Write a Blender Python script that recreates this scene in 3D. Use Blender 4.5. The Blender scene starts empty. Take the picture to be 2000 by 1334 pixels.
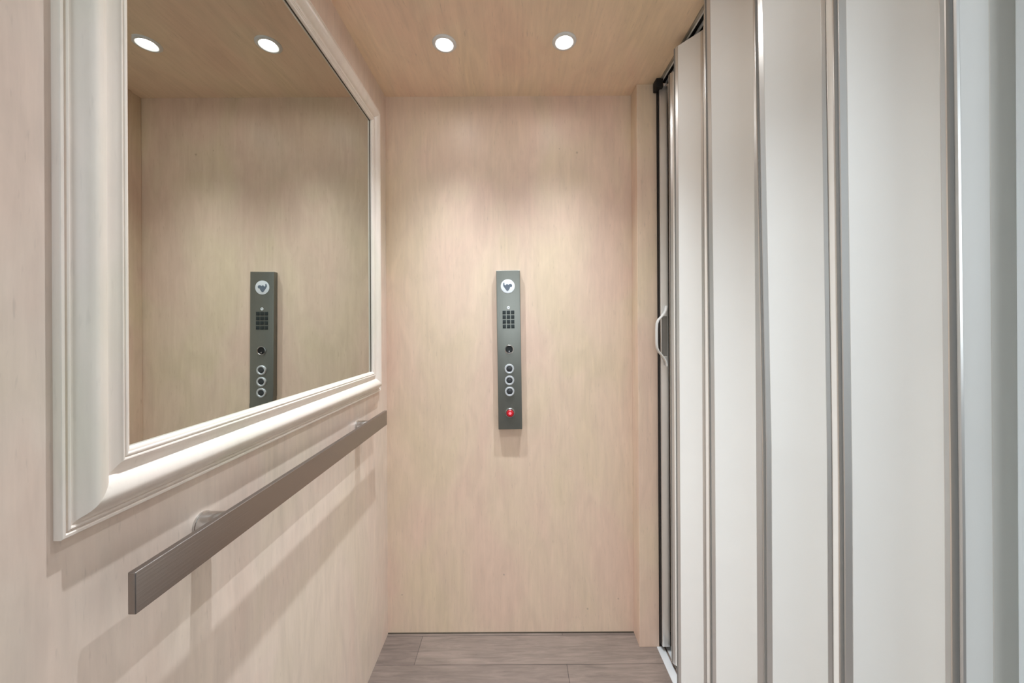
import bpy, bmesh, math, random
from mathutils import Vector, Matrix
random.seed(7)
sc = bpy.context.scene
COL = sc.collection

# ------------------------------------------------------------------ sizes (metres, camera eye at the origin, +Y into the cab)
XL = -0.511          # left wall
XR = 0.543           # line of the folding door
YB = 1.466           # back wall
YF = 0.345           # open front of the cab, the landing lies in front of it
ZF = -1.2136         # floor
ZC = 0.9203          # ceiling

# ------------------------------------------------------------------ helpers
def link(o):
    COL.objects.link(o); return o

def finish(name, bm, mat, parent=None, smooth=None, loc=None):
    me = bpy.data.meshes.new(name)
    bmesh.ops.recalc_face_normals(bm, faces=bm.faces[:])
    bm.to_mesh(me); bm.free()
    if smooth is not None:
        for p in me.polygons: p.use_smooth = True
        me.set_sharp_from_angle(angle=math.radians(smooth))
    o = bpy.data.objects.new(name, me)
    mats = mat if isinstance(mat, (list, tuple)) else [mat]
    for m in mats: me.materials.append(m)
    link(o)
    if parent is not None: o.parent = parent
    if loc is not None: o.location = loc
    return o

def box(bm, x0, x1, y0, y1, z0, z1, bevel=0.0, seg=2):
    r = bmesh.ops.create_cube(bm, size=1.0)
    vs = r['verts']
    for v in vs:
        v.co = Vector(((x0+x1)/2 + v.co.x*(x1-x0), (y0+y1)/2 + v.co.y*(y1-y0), (z0+z1)/2 + v.co.z*(z1-z0)))
    if bevel > 0:
        es = list({e for v in vs for e in v.link_edges})
        bmesh.ops.bevel(bm, geom=es, offset=bevel, segments=seg, profile=0.6, affect='EDGES')
    return vs

def lathe(bm, prof, n=40, axis='Z', off=(0, 0, 0), cap0=False, cap1=False):
    """profile = list of (radius, height)"""
    rings = []
    for r, h in prof:
        ring = []
        for k in range(n):
            a = 2*math.pi*k/n
            c, s = r*math.cos(a), r*math.sin(a)
            if axis == 'Z': p = (c, s, h)
            elif axis == 'Y': p = (c, h, s)
            else: p = (h, c, s)
            ring.append(bm.verts.new((p[0]+off[0], p[1]+off[1], p[2]+off[2])))
        rings.append(ring)
    for a, b in zip(rings, rings[1:]):
        for k in range(n):
            bm.faces.new((a[k], a[(k+1) % n], b[(k+1) % n], b[k]))
    if cap0: bm.faces.new(rings[0])
    if cap1: bm.faces.new(rings[-1])

def tube(bm, pts, w, h, wdir=Vector((0, 1, 0))):
    """flat bar swept along pts, width w along wdir, thickness h across"""
    rings = []
    pts = [Vector(p) for p in pts]
    for i, p in enumerate(pts):
        t = (pts[min(i+1, len(pts)-1)] - pts[max(i-1, 0)]).normalized()
        n = t.cross(wdir).normalized()
        ring = []
        for k in range(12):
            a = 2*math.pi*(k+0.5)/12
            ca, sa = math.cos(a), math.sin(a)
            ex = 0.55
            ring.append(bm.verts.new(p + wdir*(w/2*math.copysign(abs(ca)**ex, ca)) + n*(h/2*math.copysign(abs(sa)**ex, sa))))
        rings.append(ring)
    for a, b in zip(rings, rings[1:]):
        for k in range(12):
            bm.faces.new((a[k], a[(k+1) % 12], b[(k+1) % 12], b[k]))
    bm.faces.new(rings[0]); bm.faces.new(rings[-1])

def thing(name, label, cat, loc=(0, 0, 0), group=None, kind=None):
    o = bpy.data.objects.new(name, None); link(o)
    o.empty_display_size = 0.05
    o.location = loc
    tag(o, label, cat, group, kind)
    return o

def tag(o, label=None, cat=None, group=None, kind=None):
    if label: o['label'] = label
    if cat: o['category'] = cat
    if group: o['group'] = group
    if kind: o['kind'] = kind
    return o

def struct(o, label=None, cat=None):
    return tag(o, label, cat, None, 'structure')

# ------------------------------------------------------------------ materials
def srgb(r, g, b):
    f = lambda c: (c/255/12.92) if c/255 <= 0.04045 else ((c/255+0.055)/1.055)**2.4
    return (f(r), f(g), f(b), 1)

def newmat(name):
    m = bpy.data.materials.new(name); m.use_nodes = True
    nt = m.node_tree
    b = nt.nodes['Principled BSDF']
    return m, nt, b

def simple(name, col, rough=0.5, metal=0.0, spec=0.5, bump=None):
    m, nt, b = newmat(name)
    b.inputs['Roughness'].default_value = rough
    b.inputs['Metallic'].default_value = metal
    b.inputs['Specular IOR Level'].default_value = spec
    # faint procedural variation
    tc = nt.nodes.new('ShaderNodeTexCoord')
    n = nt.nodes.new('ShaderNodeTexNoise'); n.inputs['Scale'].default_value = 9; n.inputs['Detail'].default_value = 3
    nt.links.new(tc.outputs['Object'], n.inputs['Vector'])
    mx = nt.nodes.new('ShaderNodeMix'); mx.data_type = 'RGBA'
    mx.inputs['A'].default_value = tuple(c*0.975 for c in col[:3]) + (1,)
    mx.inputs['B'].default_value = tuple(min(1, c*1.02) for c in col[:3]) + (1,)
    nt.links.new(n.outputs['Fac'], mx.inputs['Factor'])
    nt.links.new(mx.outputs['Result'], b.inputs['Base Color'])
    if bump:
        sx, sy, sz, st = bump
        mp = nt.nodes.new('ShaderNodeMapping'); mp.inputs['Scale'].default_value = (sx, sy, sz)
        nt.links.new(tc.outputs['Object'], mp.inputs['Vector'])
        n2 = nt.nodes.new('ShaderNodeTexNoise'); n2.inputs['Scale'].default_value = 1; n2.inputs['Detail'].default_value = 4
        nt.links.new(mp.outputs['Vector'], n2.inputs['Vector'])
        bp = nt.nodes.new('ShaderNodeBump'); bp.inputs['Strength'].default_value = st; bp.inputs['Distance'].default_value = 0.001
        nt.links.new(n2.outputs['Fac'], bp.inputs['Height'])
        nt.links.new(bp.outputs['Normal'], b.inputs['Normal'])
    return m

def emit(name, col, strength):
    m, nt, b = newmat(name)
    b.inputs['Base Color'].default_value = col
    b.inputs['Emission Color'].default_value = col
    b.inputs['Emission Strength'].default_value = strength
    return m

def maple(name, base, pink, yellow, grain=(60, 60, 2.2), rough=0.42, strength=1.0, knots=()):
    """pale figured maple veneer; grain = stretch of the fine fibre noise"""
    m, nt, b = newmat(name)
    N = nt.nodes.new; L = nt.links.new
    tc = N('ShaderNodeTexCoord')
    # low frequency tint patches
    mp0 = N('ShaderNodeMapping'); mp0.inputs['Scale'].default_value = tuple(2.4 if g > 10 else 1.3 for g in grain)
    L(tc.outputs['Object'], mp0.inputs['Vector'])
    n0 = N('ShaderNodeTexNoise'); n0.inputs['Scale'].default_value = 1.6; n0.inputs['Detail'].default_value = 4; n0.inputs['Distortion'].default_value = 0.8
    L(mp0.outputs['Vector'], n0.inputs['Vector'])
    r0 = N('ShaderNodeValToRGB')
    e = r0.color_ramp.elements
    e[0].position = 0.36; e[0].color = pink
    e[1].position = 0.64; e[1].color = yellow
    k = r0.color_ramp.elements.new(0.5); k.color = base
    L(n0.outputs['Fac'], r0.inputs['Fac'])
    # fine fibres
    mp1 = N('ShaderNodeMapping'); mp1.inputs['Scale'].default_value = grain
    L(tc.outputs['Object'], mp1.inputs['Vector'])
    n1 = N('ShaderNodeTexNoise'); n1.inputs['Scale'].default_value = 1.5; n1.inputs['Detail'].default_value = 7; n1.inputs['Roughness'].default_value = 0.65; n1.inputs['Distortion'].default_value = 0.35
    L(mp1.outputs['Vector'], n1.inputs['Vector'])
    r1 = N('ShaderNodeMapRange'); r1.inputs['From Min'].default_value = 0.3; r1.inputs['From Max'].default_value = 0.7
    r1.inputs['To Min'].default_value = 1 - 0.065*strength; r1.inputs['To Max'].default_value = 1.0 + 0.02*strength
    L(n1.outputs['Fac'], r1.inputs['Value'])
    # wavy figure, mid frequency
    mp2 = N('ShaderNodeMapping'); mp2.inputs['Scale'].default_value = tuple(11 if g > 10 else 3.0 for g in grain)
    L(tc.outputs['Object'], mp2.inputs['Vector'])
    n2 = N('ShaderNodeTexNoise'); n2.inputs['Scale'].default_value = 1.4; n2.inputs['Detail'].default_value = 5; n2.inputs['Distortion'].default_value = 1.6
    L(mp2.outputs['Vector'], n2.inputs['Vector'])
    r2 = N('ShaderNodeMapRange'); r2.inputs['From Min'].default_value = 0.3; r2.inputs['From Max'].default_value = 0.7
    r2.inputs['To Min'].default_value = 1 - 0.075*strength; r2.inputs['To Max'].default_value = 1.03
    L(n2.outputs['Fac'], r2.inputs['Value'])
    # flecks
    mp3 = N('ShaderNodeMapping'); mp3.inputs['Scale'].default_value = tuple(150 if g > 10 else 22 for g in grain)
    L(tc.outputs['Object'], mp3.inputs['Vector'])
    n3 = N('ShaderNodeTexNoise'); n3.inputs['Scale'].default_value = 1.2; n3.inputs['Detail'].default_value = 2
    L(mp3.outputs['Vector'], n3.inputs['Vector'])
    r3 = N('ShaderNodeMapRange'); r3.inputs['From Min'].default_value = 0.64; r3.inputs['From Max'].default_value = 0.76
    r3.inputs['To Min'].default_value = 1.0; r3.inputs['To Max'].default_value = 1 - 0.12*strength
    L(n3.outputs['Fac'], r3.inputs['Value'])
    val = None
    for src in (r1, r2, r3):
        if val is None: val = src.outputs['Result']
        else:
            mm = N('ShaderNodeMath'); mm.operation = 'MULTIPLY'
            L(val, mm.inputs[0]); L(src.outputs['Result'], mm.inputs[1]); val = mm.outputs[0]
    # small pin knots of the veneer
    for (kx, ky, kz, kr) in knots:
        d = N('ShaderNodeVectorMath'); d.operation = 'DISTANCE'
        nv = N('ShaderNodeVectorMath'); nv.operation = 'MULTIPLY_ADD'
        nn = N('ShaderNodeTexNoise'); nn.inputs['Scale'].default_value = 160
        L(tc.outputs['Object'], nn.inputs['Vector'])
        nv.inputs[1].default_value = (kr*1.4, kr*1.4, kr*1.4)
        L(nn.outputs['Color'], nv.inputs[0]); L(tc.outputs['Object'], nv.inputs[2])
        L(nv.outputs['Vector'], d.inputs[0]); d.inputs[1].default_value = (kx+kr*.7, ky+kr*.7, kz+kr*.7)
        rk = N('ShaderNodeMapRange'); rk.inputs['From Min'].default_value = kr*0.3; rk.inputs['From Max'].default_value = kr*1.1
        rk.inputs['To Min'].default_value = 0.66; rk.inputs['To Max'].default_value = 1.0
        L(d.outputs['Value'], rk.inputs['Value'])
        mm = N('ShaderNodeMath'); mm.operation = 'MULTIPLY'
        L(val, mm.inputs[0]); L(rk.outputs['Result'], mm.inputs[1]); val = mm.outputs[0]
    mul = N('ShaderNodeVectorMath'); mul.operation = 'SCALE'
    L(r0.outputs['Color'], mul.inputs[0]); L(val, mul.inputs['Scale'])
    L(mul.outputs['Vector'], b.inputs['Base Color'])
    b.inputs['Roughness'].default_value = rough
    b.inputs['Specular IOR Level'].default_value = 0.4
    bp = N('ShaderNodeBump'); bp.inputs['Strength'].default_value = 0.12; bp.inputs['Distance'].default_value = 0.0008
    L(n1.outputs['Fac'], bp.inputs['Height']); L(bp.outputs['Normal'], b.inputs['Normal'])
    return m

BASE = srgb(224, 199, 176); PINK = srgb(224, 195, 175); YEL = srgb(221, 199, 172)
def cz(py): return -(py-640)/720
M_back = maple('maple_veneer_back', BASE, PINK, YEL, (60, 60, 4.5),
               knots=[(0.250, YB, 0.695, 0.006), (-0.05, YB, -0.982, 0.0045), (0.283, YB, -1.119, 0.0045), (-0.455, YB, -1.06, 0.004), (0.18, YB, 0.71, 0.003), (0.405, YB, -1.08, 0.004)])
M_left = maple('maple_veneer_left', srgb(226, 208, 193), srgb(225, 203, 188), srgb(223, 207, 189), (55, 55, 4.5), strength=1.1)
M_ceil = maple('maple_veneer_ceiling', srgb(247, 222, 194), srgb(246, 215, 189), srgb(243, 220, 189), (60, 2.2, 60), strength=1.1)
M_post = maple('maple_veneer_post', BASE, PINK, YEL, (60, 60, 2.2))
M_frame = maple('whitewashed_maple_moulding', srgb(232, 221, 210), srgb(232, 218, 208), srgb(228, 220, 206), (40, 40, 3), rough=0.36, strength=0.5)

def plank_mat():
    m, nt, b = newmat('grey_oak_laminate')
    N = nt.nodes.new; L = nt.links.new
    tc = N('ShaderNodeTexCoord')
    mp = N('ShaderNodeMapping')
    mp.inputs['Location'].default_value = (0.37, 0.047, 0)
    L(tc.outputs['Object'], mp.inputs['Vector'])
    br = N('ShaderNodeTexBrick')
    br.inputs['Scale'].default_value = 1.0
    br.inputs['Brick Width'].default_value = 1.1
    br.inputs['Row Height'].default_value = 0.125
    br.inputs['Mortar Size'].default_value = 0.0011
    br.inputs['Mortar Smooth'].default_value = 0.2
    br.inputs['Color1'].default_value = srgb(127, 111, 101)
    br.inputs['Color2'].default_value = srgb(112, 97, 89)
    br.inputs['Mortar'].default_value = srgb(72, 62, 57)
    L(mp.outputs['Vector'], br.inputs['Vector'])
    mg = N('ShaderNodeMapping'); mg.inputs['Scale'].default_value = (4, 46, 4)
    L(tc.outputs['Object'], mg.inputs['Vector'])
    n = N('ShaderNodeTexNoise'); n.inputs['Scale'].default_value = 1.5; n.inputs['Detail'].default_value = 8; n.inputs['Roughness'].default_value = 0.7; n.inputs['Distortion'].default_value = 0.9
    L(mg.outputs['Vector'], n.inputs['Vector'])
    r = N('ShaderNodeMapRange'); r.inputs['From Min'].default_value = 0.3; r.inputs['From Max'].default_value = 0.7; r.inputs['To Min'].default_value = 0.62; r.inputs['To Max'].default_value = 1.16
    L(n.outputs['Fac'], r.inputs['Value'])
    n2 = N('ShaderNodeTexNoise'); n2.inputs['Scale'].default_value = 5; n2.inputs['Detail'].default_value = 3
    L(tc.outputs['Object'], n2.inputs['Vector'])
    r2 = N('ShaderNodeMapRange'); r2.inputs['From Min'].default_value = 0.3; r2.inputs['From Max'].default_value = 0.7; r2.inputs['To Min'].default_value = 0.9; r2.inputs['To Max'].default_value = 1.08
    L(n2.outputs['Fac'], r2.inputs['Value'])
    mm = N('ShaderNodeMath'); mm.operation = 'MULTIPLY'; L(r.outputs['Result'], mm.inputs[0]); L(r2.outputs['Result'], mm.inputs[1])
    s = N('ShaderNodeVectorMath'); s.operation = 'SCALE'; L(br.outputs['Color'], s.inputs[0]); L(mm.outputs[0], s.inputs['Scale'])
    L(s.outputs['Vector'], b.inputs['Base Color'])
    b.inputs['Roughness'].default_value = 0.5
    return m
M_floor = plank_mat()
M_panel = simple('off_white_vinyl', srgb(249, 247, 243), 0.42, spec=0.45)
M_strip = simple('satin_aluminium', srgb(224, 222, 219), 0.30, metal=0.72)
M_greyv = simple('light_grey_vinyl', srgb(226, 223, 216), 0.45)
M_track = simple('track_aluminium', srgb(190, 184, 172), 0.35, metal=0.7)
M_black = simple('black_rubber', srgb(16, 14, 13), 0.7)
M_hinge_shade = simple('grey_vinyl_hinge_and_shade', srgb(135, 131, 126), 0.6)  # hinge grey, also used for the painted shadow behind the handle
M_shaft = simple('hoistway_grey', srgb(70, 68, 66), 0.9)
M_steel = simple('brushed_steel', srgb(150, 142, 137), 0.33, metal=0.95, bump=(500, 6, 500, 0.25))
M_steel2 = simple('polished_steel', srgb(205, 204, 203), 0.2, metal=1.0)
M_cop = simple('brushed_steel_plate', srgb(132, 133, 126), 0.36, metal=0.85, bump=(500, 500, 6, 0.2))
M_silver = simple('bright_silver_disc', srgb(225, 228, 232), 0.35, metal=0.25)
M_ring = simple('satin_button_ring', srgb(200, 202, 204), 0.35, metal=0.45)
M_glyph = simple('blue_grey_print', srgb(95, 105, 118), 0.5)
M_key = simple('dark_keypad_key', srgb(30, 38, 38), 0.45)
M_dark = simple('dark_button_face', srgb(52, 54, 56), 0.35)
M_hole = simple('black_key_switch', srgb(6, 6, 7), 0.5)
M_red = simple('red_lens', srgb(190, 30, 40), 0.3)
M_redglow = emit('red_lamp_glow', (1.0, 0.10, 0.13, 1), 2.2)
M_trimw = simple('white_metal_trim', srgb(226, 226, 224), 0.4)
M_paint = simple('white_wall_paint', srgb(228, 230, 230), 0.7)
M_jamb = simple('pale_painted_jamb', srgb(222, 230, 233), 0.35)
M_jwood = M_post
m, nt, b = newmat('mirror_glass')
b.inputs['Base Color'].default_value = (0.60, 0.615, 0.575, 1)
b.inputs['Metallic'].default_value = 1.0
b.inputs['Roughness'].default_value = 0.0
M_mirror = m
M_gap = simple('dark_gap_and_foot_shadow', srgb(70, 62, 50), 0.6)  # gap beside the mirror glass, and the painted shadow line at the wall foot

# ------------------------------------------------------------------ room shell
bm = bmesh.new(); box(bm, XL-0.03, 0.70, YF, YB+0.03, ZF-0.03, ZF)
struct(finish('floor', bm, M_floor))
bm = bmesh.new(); box(bm, XL-0.03, XR, YF, YB+0.03, ZC, ZC+0.02)
ceil = struct(finish('ceiling', bm, M_ceil))
bm = bmesh.new(); box(bm, XL-0.025, 0.72, YB, YB+0.02, ZF, ZC+0.08)
struct(finish('wall_back', bm, M_back))
bm = bmesh.new(); box(bm, XL-0.02, XL, YF, YB, ZF, ZC)
struct(finish('wall_left', bm, M_left))
# return post between back wall and folding door
bm = bmesh.new(); box(bm, 0.4655, 0.5405, 1.397, YB, ZF, ZC, 0.0012, 1)
struct(finish('trim_1', bm, M_post))
# dark strip painting a thin shadow line at the foot of the back wall
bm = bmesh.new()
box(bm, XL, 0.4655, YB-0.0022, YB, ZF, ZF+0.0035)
struct(finish('foot_shadow_back', bm, M_gap))
# hoistway side behind the folding door
bm = bmesh.new()
box(bm, 0.70, 0.72, YF, YB+0.03, ZF-0.03, ZC+0.08)
box(bm, XR+0.001, 0.70, YF, YB+0.03, ZC+0.05, ZC+0.07)
struct(finish('wall_right', bm, M_shaft))
bm = bmesh.new()
box(bm, 0.548, 0.699, YF+0.001, 0.4045, ZF, ZC+0.045, 0.005, 3)
struct(finish('trim_2', bm, M_jamb))
# landing outside the entrance, unseen window added at its end to bring in daylight
LX0, LX1, LY0, LY1, LZ1 = -1.3, 1.3, -2.2, YF-0.008, 1.25
bm = bmesh.new(); box(bm, LX0, LX1, LY0, LY1, ZF-0.03, ZF-0.0005)
struct(finish('floor_landing', bm, M_floor))
bm = bmesh.new(); box(bm, LX0, LX1, LY0, LY1, LZ1, LZ1+0.03)
struct(finish('ceiling_landing', bm, M_paint))
bm = bmesh.new()
box(bm, LX0-0.03, LX0, LY0, LY1, ZF, LZ1)
box(bm, LX1, LX1+0.03, LY0, LY1, ZF, LZ1)
box(bm, LX0-0.03, XL-0.001, LY1-0.12, LY1, ZF, LZ1)
box(bm, 0.585, LX1+0.03, LY1-0.12, LY1, ZF, LZ1)
box(bm, XL-0.001, 0.585, LY1-0.12, LY1, ZC+0.001, LZ1)
WX0, WX1, WZ0, WZ1 = -0.75, 0.85, -0.15, 1.15
box(bm, LX0-0.03, WX0, LY0-0.1, LY0, ZF, LZ1)
box(bm, WX1, LX1+0.03, LY0-0.1, LY0, ZF, LZ1)
box(bm, WX0, WX1, LY0-0.1, LY0, ZF, WZ0)
box(bm, WX0, WX1, LY0-0.1, LY0, WZ1, LZ1)
struct(finish('wall_landing', bm, M_paint))
bm = bmesh.new()
for (a0, a1, c0, c1) in ((WX0, WX0+.05, WZ0, WZ1), (WX1-.05, WX1, WZ0, WZ1), (WX0+.05, WX1-.05, WZ0, WZ0+.05), (WX0+.05, WX1-.05, WZ1-.05, WZ1)):
    box(bm, a0, a1, LY0-0.07, LY0-0.03, c0, c1)
struct(finish('added_window_1', bm, M_trimw))

# ------------------------------------------------------------------ framed mirror on the left wall
GY0, GY1, GZ0, GZ1 = 0.479, 1.298, -0.153, 0.7326        # visible glass
FW = 0.080                                                 # moulding width
mir = thing('wall_mirror', 'large wall mirror in a deep whitewashed wood moulding on the left wall', 'mirror', (XL, (GY0+GY1)/2, GZ0-FW))
mo = Vector(mir.location)
prof = [(0, 0.0), (0, .008), (.001, .0092), (.004, .0094), (.0052, .0082), (.0058, .0066), (.0068, .0066), (.0074, .0086), (.009, .0094), (.0105, .0086), (.0112, .0066),
        (.013, .0070), (.015, .0084), (.0175, .0114), (.020, .0152), (.0225, .0184), (.0255, .0207), (.029, .0218), (.033, .0216), (.038, .0202), (.043, .0178), (.047, .0150), (.0500, .0118), (.0518, .0090), (.0525, .0076),
        (.054, .0076), (.057, .0084), (.060, .0095), (.063, .0108), (.0655, .0122), (.0662, .0134), (.0675, .0140), (.069, .0136), (.070, .0120), (.0708, .0120), (.0718, .0132), (.0732, .0135), (.0745, .0129),
        (.0755, .0112), (.0765, .0110), (.0788, .0102), (.080, .0085), (.080, .002)]
def rect_loop(w):
    y0, y1, z0, z1 = 0.407+0.9*w, GY1+FW-w, GZ0-FW+w, GZ1+FW-w
    return [(y0, z0), (y1, z0), (y1, z1), (y0, z1)]
bm = bmesh.new()
# each side is meshed on its own verts so the mitres stay crisp
for s in range(4):
    prev = None
    for (w, h) in prof:
        c = rect_loop(w)
        a, b2 = c[s], c[(s+1) % 4]
        va = bm.verts.new((XL+h-mo.x, a[0]-mo.y, a[1]-mo.z)); vb = bm.verts.new((XL+h-mo.x, b2[0]-mo.y, b2[1]-mo.z))
        if prev: bm.faces.new((prev[0], prev[1], vb, va))
        prev = (va, vb)
fr = finish('frame', bm, M_frame, mir, smooth=38)
me = fr.data
# glass with a narrow bevelled margin
bm = bmesh.new()
bw = 0.011
def loop_at(m_, h):
    return [bm.verts.new((XL+h-mo.x, y-mo.y, z-mo.z)) for (y, z) in ((GY0-.003+m_, GZ0-.003+m_), (GY1+.003-m_, GZ0-.003+m_), (GY1+.003-m_, GZ1+.003-m_), (GY0-.003+m_, GZ1+.003-m_))]
outer = loop_at(0, 0.0030); inner = loop_at(bw+.003, 0.00306)
bm.faces.new(inner)
for k in range(4): bm.faces.new((outer[k], outer[(k+1) % 4], inner[(k+1) % 4], inner[k]))
finish('mirror_glass', bm, M_mirror, mir)
bm = bmesh.new()
g0, g1 = 0.0, 0.0022
for (ya, yb_, za, zb) in ((GY1-g1, GY1, GZ0, GZ1), (GY0, GY1-g1, GZ1-g1, GZ1)):
    box(bm, 0.0032, 0.0042, ya-mo.y, yb_-mo.y, za-mo.z, zb-mo.z)
finish('mirror_edge', bm, M_gap, mir)

# ------------------------------------------------------------------ handrail
rl = thing('handrail', 'flat brushed steel handrail on two round standoffs below the mirror', 'handrail', (XL, 0.88, -0.3432))
ro = Vector(rl.location)
bm = bmesh.new()
box(bm, XL+0.0430-ro.x, XL+0.0528-ro.x, 0.4435-ro.y, 1.3140-ro.y, 0.0, 0.0508, 0.0013, 3)
finish('rail', bm, M_steel, rl, smooth=40)
for yc in (0.600, 1.190):
    bm = bmesh.new()
    lathe(bm, [(0.0, 0.0), (0.0190, 0.0), (0.0190, 0.0035), (0.0182, 0.0042), (0.0182, 0.0390), (0.0175, 0.0400), (0.0175, 0.0431), (0.0, 0.0431)], 40, 'X', (0, 0, 0))
    finish('standoff', bm, M_steel2, rl, smooth=35, loc=(0, yc-ro.y, -0.3157-ro.z))

# ------------------------------------------------------------------ control panel on the back wall
cop = thing('elevator_control_panel', 'narrow vertical steel elevator control panel with keypad and round buttons on the back wall', 'control panel', (-0.0205, YB, -0.398))
cop.rotation_euler = (0, math.radians(-0.55), 0)
CW, CH, CD = 0.093, 0.6225, 0.023
bm = bmesh.new(); box(bm, -CW/2, CW/2, -CD, 0, 0, CH, 0.0018, 3)
finish('faceplate', bm, M_cop, cop, smooth=40)
def cpz(py): return CH*(838-py)/310.0
fy = -CD
def disc(name, x, z, r, t, mat, parent, n=40, edge=0.15, y0=None):
    bm = bmesh.new()
    lathe(bm, [(r, 0.0), (r, -t*0.75), (r*(1-edge*0.5), -t), (0.0, -t)], n, 'Y')
    return finish(name, bm, mat, parent, smooth=35, loc=(x, (fy if y0 is None else y0), z))
emb = disc('speaker_badge', -0.0018, cpz(559), 0.0275, 0.0015, M_silver, cop)
# printed mark on the badge: a rounded tapering shape with lobes
bm = bmesh.new()
pts = [(-0.0185, 0.004), (-0.0178, 0.011), (-0.0150, 0.0150), (-0.0125, 0.0125), (-0.0130, 0.0070), (-0.0105, 0.0035), (-0.0075, 0.0050), (-0.0050, 0.0082), (-0.0015, 0.0086), (0.0010, 0.0062), (0.0035, 0.0062),
       (0.0065, 0.0085), (0.0110, 0.0090), (0.0150, 0.0075), (0.0170, 0.0040), (0.0165, -0.0005), (0.0140, -0.0030), (0.0115, -0.0020), (0.0085, -0.0045), (0.0075, -0.0085), (0.0050, -0.0125), (0.0020, -0.0165),
       (-0.0015, -0.0185), (-0.0045, -0.0170), (-0.0075, -0.0130), (-0.0110, -0.0080), (-0.0150, -0.0025)]
top = [bm.verts.new((x, -0.0021, z)) for x, z in pts]; bot = [bm.verts.new((x, -0.0015, z)) for x, z in pts]
bm.faces.new(top)
for k in range(len(pts)): bm.faces.new((top[k], top[(k+1) % len(pts)], bot[(k+1) % len(pts)], bot[k]))
finish('badge_mark', bm, M_glyph, emb)
bm = bmesh.new(); lathe(bm, [(0.0015, 0), (0.0045, -0.0008), (0.006, 0)], 24, 'Y')
finish('indicator_ring', bm, M_silver, cop, smooth=40, loc=(-0.0005, fy, cpz(601)))
for r_ in range(4):
    for c_ in range(3):
        bm = bmesh.new(); box(bm, -0.0066, 0.0066, -0.0022, 0, -0.0074, 0.0074, 0.0012, 2)
        finish('keypad_key', bm, M_key, cop, smooth=40, loc=(-0.0175+0.0165*c_, fy, cpz(610)-0.0183*r_))
# key switch
bm = bmesh.new()
lathe(bm, [(0.0175, 0), (0.0175, -0.003), (0.0150, -0.0042), (0.0140, -0.0030), (0.0140, -0.0008)], 36, 'Y')
ks = finish('key_switch', bm, M_steel2, cop, smooth=35, loc=(0.0, fy, cpz(682)))
bm = bmesh.new(); lathe(bm, [(0.0141, 0), (0.0141, -0.0022), (0.0, -0.0022)], 36, 'Y')
finish('switch_face', bm, M_hole, ks, smooth=35)
bm = bmesh.new(); box(bm, -0.0015, 0.0015, -0.0030, -0.0020, -0.010, -0.005)
finish('key_slot', bm, M_steel2, ks)
for py in (720, 742.5, 764):
    bm = bmesh.new()
    lathe(bm, [(0.0190, 0), (0.0190, -0.003), (0.0172, -0.0056), (0.0130, -0.0056), (0.0115, -0.0035), (0.0115, -0.001)], 40, 'Y')
    bt = finish('floor_button', bm, M_ring, cop, smooth=35, loc=(-0.0005, fy, cpz(py)))
    bm = bmesh.new(); lathe(bm, [(0.0116, 0), (0.0116, -0.0035), (0.0102, -0.0043), (0, -0.0043)], 36, 'Y')
    finish('button_face', bm, M_dark, bt, smooth=35)
bm = bmesh.new()
lathe(bm, [(0.0195, 0), (0.0195, -0.003), (0.0175, -0.0056), (0.0150, -0.0056), (0.0140, -0.0035), (0.0140, -0.001)], 40, 'Y')
bt = finish('stop_button', bm, M_steel2, cop, smooth=35, loc=(0.0, fy, cpz(806)))
bt['label'] = 'red illuminated button'
bm = bmesh.new(); lathe(bm, [(0.0141, 0), (0.0141, -0.0045), (0.0120, -0.0065), (0.0055, -0.0072), (0.0055, -0.0060)], 36, 'Y')
finish('red_lens', bm, M_red, bt, smooth=35)
bm = bmesh.new(); lathe(bm, [(0.0056, 0), (0.0056, -0.0068), (0, -0.0072)], 24, 'Y')
finish('lamp', bm, M_redglow, bt, smooth=35)

# ------------------------------------------------------------------ recessed downlights
M_glow = emit('led_lens_glow', (0.97, 0.99, 1.0, 1), 95.0)
SPOT_W = 92.0
def make_downlight(x, y, label):
    t = thing('recessed_downlight', label, 'downlight', (x, y, ZC), 'recessed downlights in the cab ceiling')
    bm = bmesh.new()
    lathe(bm, [(0.0385, 0.0), (0.0385, -0.0020), (0.0368, -0.0038), (0.0330, -0.0055), (0.0295, -0.0058), (0.0270, -0.0045), (0.0220, -0.0008)], 48, 'Z')
    finish('trim_ring', bm, M_trimw, t, smooth=40)
    bm = bmesh.new(); lathe(bm, [(0.0222, -0.0006), (0.0160, -0.0020), (0.0, -0.0026)], 48, 'Z')
    finish('lens', bm, M_glow, t, smooth=60)
    ld = bpy.data.lights.new('lamp', 'SPOT')
    ld.energy = SPOT_W; ld.color = (0.84, 0.93, 1.0)
    ld.spot_size = math.radians(94); ld.spot_blend = 1.0; ld.shadow_soft_size = 0.010
    # reflector beam: intensity peaks on the axis and falls off with the angle
    ld.use_nodes = True; nt = ld.node_tree; em = nt.nodes['Emission']
    tc = nt.nodes.new('ShaderNodeTexCoord'); sp = nt.nodes.new('ShaderNodeSeparateXYZ')
    ab = nt.nodes.new('ShaderNodeMath'); ab.operation = 'ABSOLUTE'
    pw = nt.nodes.new('ShaderNodeMath'); pw.operation = 'POWER'; pw.inputs[1].default_value = 8.5
    nt.links.new(tc.outputs['Normal'], sp.inputs[0]); nt.links.new(sp.outputs['Z'], ab.inputs[0])
    nt.links.new(ab.outputs[0], pw.inputs[0]); nt.links.new(pw.outputs[0], em.inputs['Strength'])
    lo = bpy.data.objects.new('lamp', ld); link(lo); lo.parent = t; lo.location = (0, 0, -0.012)
    return t
def s_at(v): return ZC*720/v
make_downlight(-0.2237, 1.192, 'small round recessed downlight in the wood ceiling, nearer the mirror and back wall')
make_downlight(0.1630, 1.185, 'small round recessed downlight in the wood ceiling, nearer the folding door and back wall')
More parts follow.
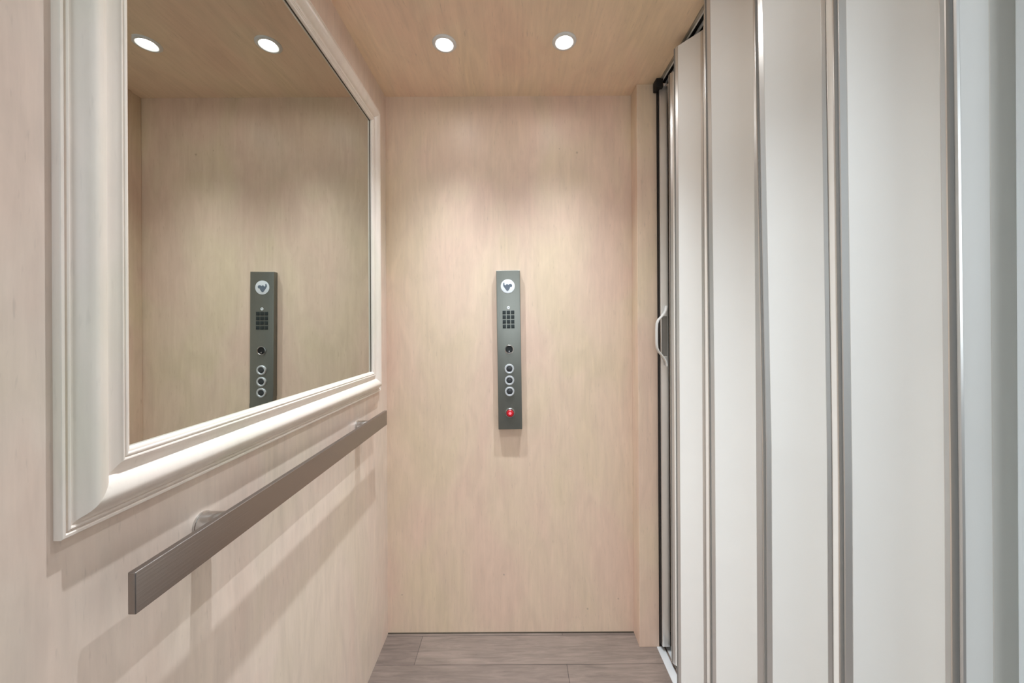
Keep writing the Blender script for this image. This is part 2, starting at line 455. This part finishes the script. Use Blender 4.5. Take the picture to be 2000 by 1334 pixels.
make_downlight(-0.2237, 0.620, 'small round recessed downlight in the front row of the ceiling, on the mirror side')
make_downlight(0.1630, 0.620, 'small round recessed downlight in the front row of the ceiling, on the folding door side')

# ------------------------------------------------------------------ folding accordion door on the right
door = thing('door_1', 'off-white accordion folding elevator door with grey metal edge strips along the right side', 'folding door', (0.57, 0.90, ZF), kind='structure')
do = Vector(door.location)
ZT, ZB_ = 0.897, ZF+0.022
# fold lines: (x, y, extra y at the very top) - alternately valley / peak
nodes = [(0.580, 1.362, 0.0), (0.5535, 1.310, 0.0), (0.602, 1.250, 0.0), (0.5195, 1.189, 0.0), (0.577, 1.113, 0.0), (0.522, 0.988, 0.012),
         (0.6025, 0.893, 0.004), (0.524, 0.776, 0.024), (0.603, 0.697, 0.012), (0.5215, 0.590, 0.010), (0.602, 0.5035, 0.006), (0.5260, 0.4415, 0.006), (0.590, 0.412, 0.0)]
levels = [ZB_, -0.25, 0.05, 0.45, ZT]
def nd(i, z):
    x, y, d = nodes[i]
    k = 0 if z < -0.25 else (z+0.25)/(ZT+0.25)
    return Vector((x-do.x, y+d*k-do.y))
def slab(name, i, j, s0, s1, th, mat, parent, z0=None, z1=None, side=0.0, bev=0.0):
    """vertical slab along fold i->j between distances s0 and s1 (s1<0 counts from j)"""
    bm = bmesh.new(); rings = []
    for z in levels:
        zz = z
        if z == levels[0] and z0 is not None: zz = z0
        if z == levels[-1] and z1 is not None: zz = z1
        a, b_ = nd(i, z), nd(j, z)
        d = (b_-a); Lg = d.length; d.normalize(); n = Vector((-d.y, d.x))
        if n.x > 0: n = -n                      # n points into the cab
        e0 = a + d*s0; e1 = a + d*(s1 if s1 > 0 else Lg+s1)
        c = min(bev, th*0.4)
        pr = [e0 + n*(side-th/2), e1 + n*(side-th/2), e1 + n*(side+th/2-c), e1 - d*c + n*(side+th/2), e0 + d*c + n*(side+th/2), e0 + n*(side+th/2-c)]
        rings.append([bm.verts.new((p.x, p.y, zz-do.z)) for p in pr])
    for a, b_ in zip(rings, rings[1:]):
        for k in range(6): bm.faces.new((a[k], a[(k+1) % 6], b_[(k+1) % 6], b_[k]))
    bm.faces.new(rings[0]); bm.faces.new(rings[-1])
    return finish(name, bm, mat, parent)
HG = 0.0022
for i in range(len(nodes)-1):
    j = i+1
    w0 = 0.0145; w1 = 0.0125
    if i == len(nodes)-2: w0, w1 = 0.0085, 0.043
    if i == 0: w0, w1 = 0.010, 0.008
    if i == 5: w1 = 0.018
    p = slab('door_panel', i, j, w0-0.002, -(w1-0.002), 0.007, M_panel, door)
    slab('edge_strip', i, j, HG, w0, 0.0082, M_strip, p, bev=0.002)
    slab('edge_strip', j, i, HG, w1, 0.0082, M_greyv if w1 > 0.04 else M_strip, p, bev=0.002)
for i in range(len(nodes)):
    bm = bmesh.new(); rings = []
    for z in levels:
        c = nd(i, z)
        rings.append([bm.verts.new((c.x+0.0029*math.cos(t*math.pi/5), c.y+0.0029*math.sin(t*math.pi/5), z-0.001*(z == ZT)-do.z)) for t in range(10)])
    for a, b_ in zip(rings, rings[1:]):
        for k in range(10): bm.faces.new((a[k], a[(k+1) % 10], b_[(k+1) % 10], b_[k]))
    bm.faces.new(rings[0]); bm.faces.new(rings[-1])
    finish('hinge', bm, M_hinge_shade, door, smooth=50)
# leading post and its handle
bm = bmesh.new(); box(bm, 0.5430-do.x, 0.5720-do.x, 1.372-do.y, 1.392-do.y, ZB_-do.z, ZT-do.z, 0.002, 2)
lp = finish('lead_post', bm, M_strip, door, smooth=40)
bm = bmesh.new(); box(bm, 0.541-do.x, 0.5428-do.x, 1.380-do.y, 1.400-do.y, ZB_-do.z, ZC-0.004-do.z)
finish('rubber_seal', bm, M_black, lp)
bm = bmesh.new()
hp = []
def P(x, z): return (x-do.x, 1.362-do.y, z-do.z)
base = [(0.5590, 0.078), (0.5560, 0.060), (0.5470, 0.045), (0.5370, 0.034), (0.5290, 0.026), (0.5240, 0.012), (0.5225, -0.010), (0.5225, -0.060), (0.5240, -0.078), (0.5300, -0.092), (0.5390, -0.102), (0.5480, -0.114), (0.5560, -0.128), (0.5590, -0.144)]
tube(bm, [P(x, z) for x, z in base], 0.018, 0.0060)
finish('door_handle', bm, M_trimw, lp, smooth=50)
bm = bmesh.new(); box(bm, 0.5455-do.x, 0.5655-do.x, 1.3700-do.y, 1.3722-do.y, -0.108-do.z, 0.040-do.z, 0.001, 1)  # dark box standing in for the shadow behind the handle
finish('handle_shadow', bm, M_hinge_shade, lp, smooth=40)
# overhead track
bm = bmesh.new()
y0t, y1t = 0.397-do.y, 1.398-do.y
box(bm, XR+0.001-do.x, XR+0.0085-do.x, y0t, y1t, 0.9165-do.z, ZC+0.035-do.z)
box(bm, XR+0.054-do.x, XR+0.058-do.x, y0t, y1t, 0.912-do.z, ZC+0.035-do.z)
tr = finish('ceiling_track', bm, M_track, door)
bm = bmesh.new()
box(bm, XR+0.0085-do.x, XR+0.0115-do.x, y0t, y1t, 0.9135-do.z, ZC+0.035-do.z)
box(bm, XR+0.029-do.x, XR+0.032-do.x, y0t, y1t, 0.9125-do.z, ZC+0.035-do.z)
finish('track_lip', bm, M_trimw, tr)
bm = bmesh.new()
box(bm, XR+0.0115-do.x, XR+0.029-do.x, y0t, y1t, ZC+0.004-do.z, ZC+0.034-do.z)
box(bm, XR+0.032-do.x, XR+0.054-do.x, y0t, y1t, ZC+0.002-do.z, ZC+0.034-do.z)
box(bm, XR+0.058-do.x, 0.699-do.x, y0t, y1t, ZC+0.002-do.z, ZC+0.034-do.z)
finish('track_channel', bm, M_black, tr)
bm = bmesh.new()
box(bm, 0.526-do.x, 0.552-do.x, 1.360-do.y, 1.396-do.y, 0.884-do.z, 0.9195-do.z, 0.004, 2)
finish('track_end_stop', bm, M_black, tr, smooth=40)
# floor sill strips
bm = bmesh.new()
box(bm, 0.5300, 0.5570, 0.40, 1.396, ZF, ZF+0.004, 0.001, 1)
box(bm, 0.5640, 0.600, 0.40, 1.396, ZF, ZF+0.004, 0.001, 1)
struct(finish('trim_3', bm, simple('pale_sill_metal', srgb(214, 214, 214), 0.35, metal=0.3)))

# ------------------------------------------------------------------ daylight
w = bpy.data.worlds.new('daylight'); sc.world = w; w.use_nodes = True
bg = w.node_tree.nodes['Background']
bg.inputs['Color'].default_value = (0.86, 0.94, 1.0, 1); bg.inputs['Strength'].default_value = 4.5
pl = bpy.data.lights.new('window_portal', 'AREA'); pl.shape = 'RECTANGLE'; pl.size = WX1-WX0; pl.size_y = WZ1-WZ0
pl.cycles.is_portal = True
po = link(bpy.data.objects.new('window_portal', pl)); po.location = ((WX0+WX1)/2, LY0-0.02, (WZ0+WZ1)/2); po.rotation_euler = (math.radians(90), 0, 0)

# ------------------------------------------------------------------ camera
cd = bpy.data.cameras.new('camera'); cam = link(bpy.data.objects.new('camera', cd))
cd.sensor_fit = 'HORIZONTAL'; cd.sensor_width = 36; cd.lens = 36*720/2000
cd.shift_x = -6/2000; cd.shift_y = -27/2000
cd.clip_start = 0.01
cam.location = (0, 0, 0)
cam.rotation_euler = Matrix.Rotation(math.radians(90), 3, 'X').to_euler()
cam.rotation_euler = (Matrix.Rotation(math.radians(90), 3, 'X') @ Matrix.Rotation(math.radians(-0.3), 3, 'Z')).to_euler()
sc.camera = cam
sc.view_settings.view_transform = 'Standard'; sc.view_settings.look = 'None'
sc.view_settings.exposure = -0.12; sc.view_settings.gamma = 1.0; sc.view_settings.use_curve_mapping = False
sc.cycles.max_bounces = 12; sc.cycles.diffuse_bounces = 8
sc.cycles.glossy_bounces = 6
sc.cycles.sample_clamp_indirect = 6
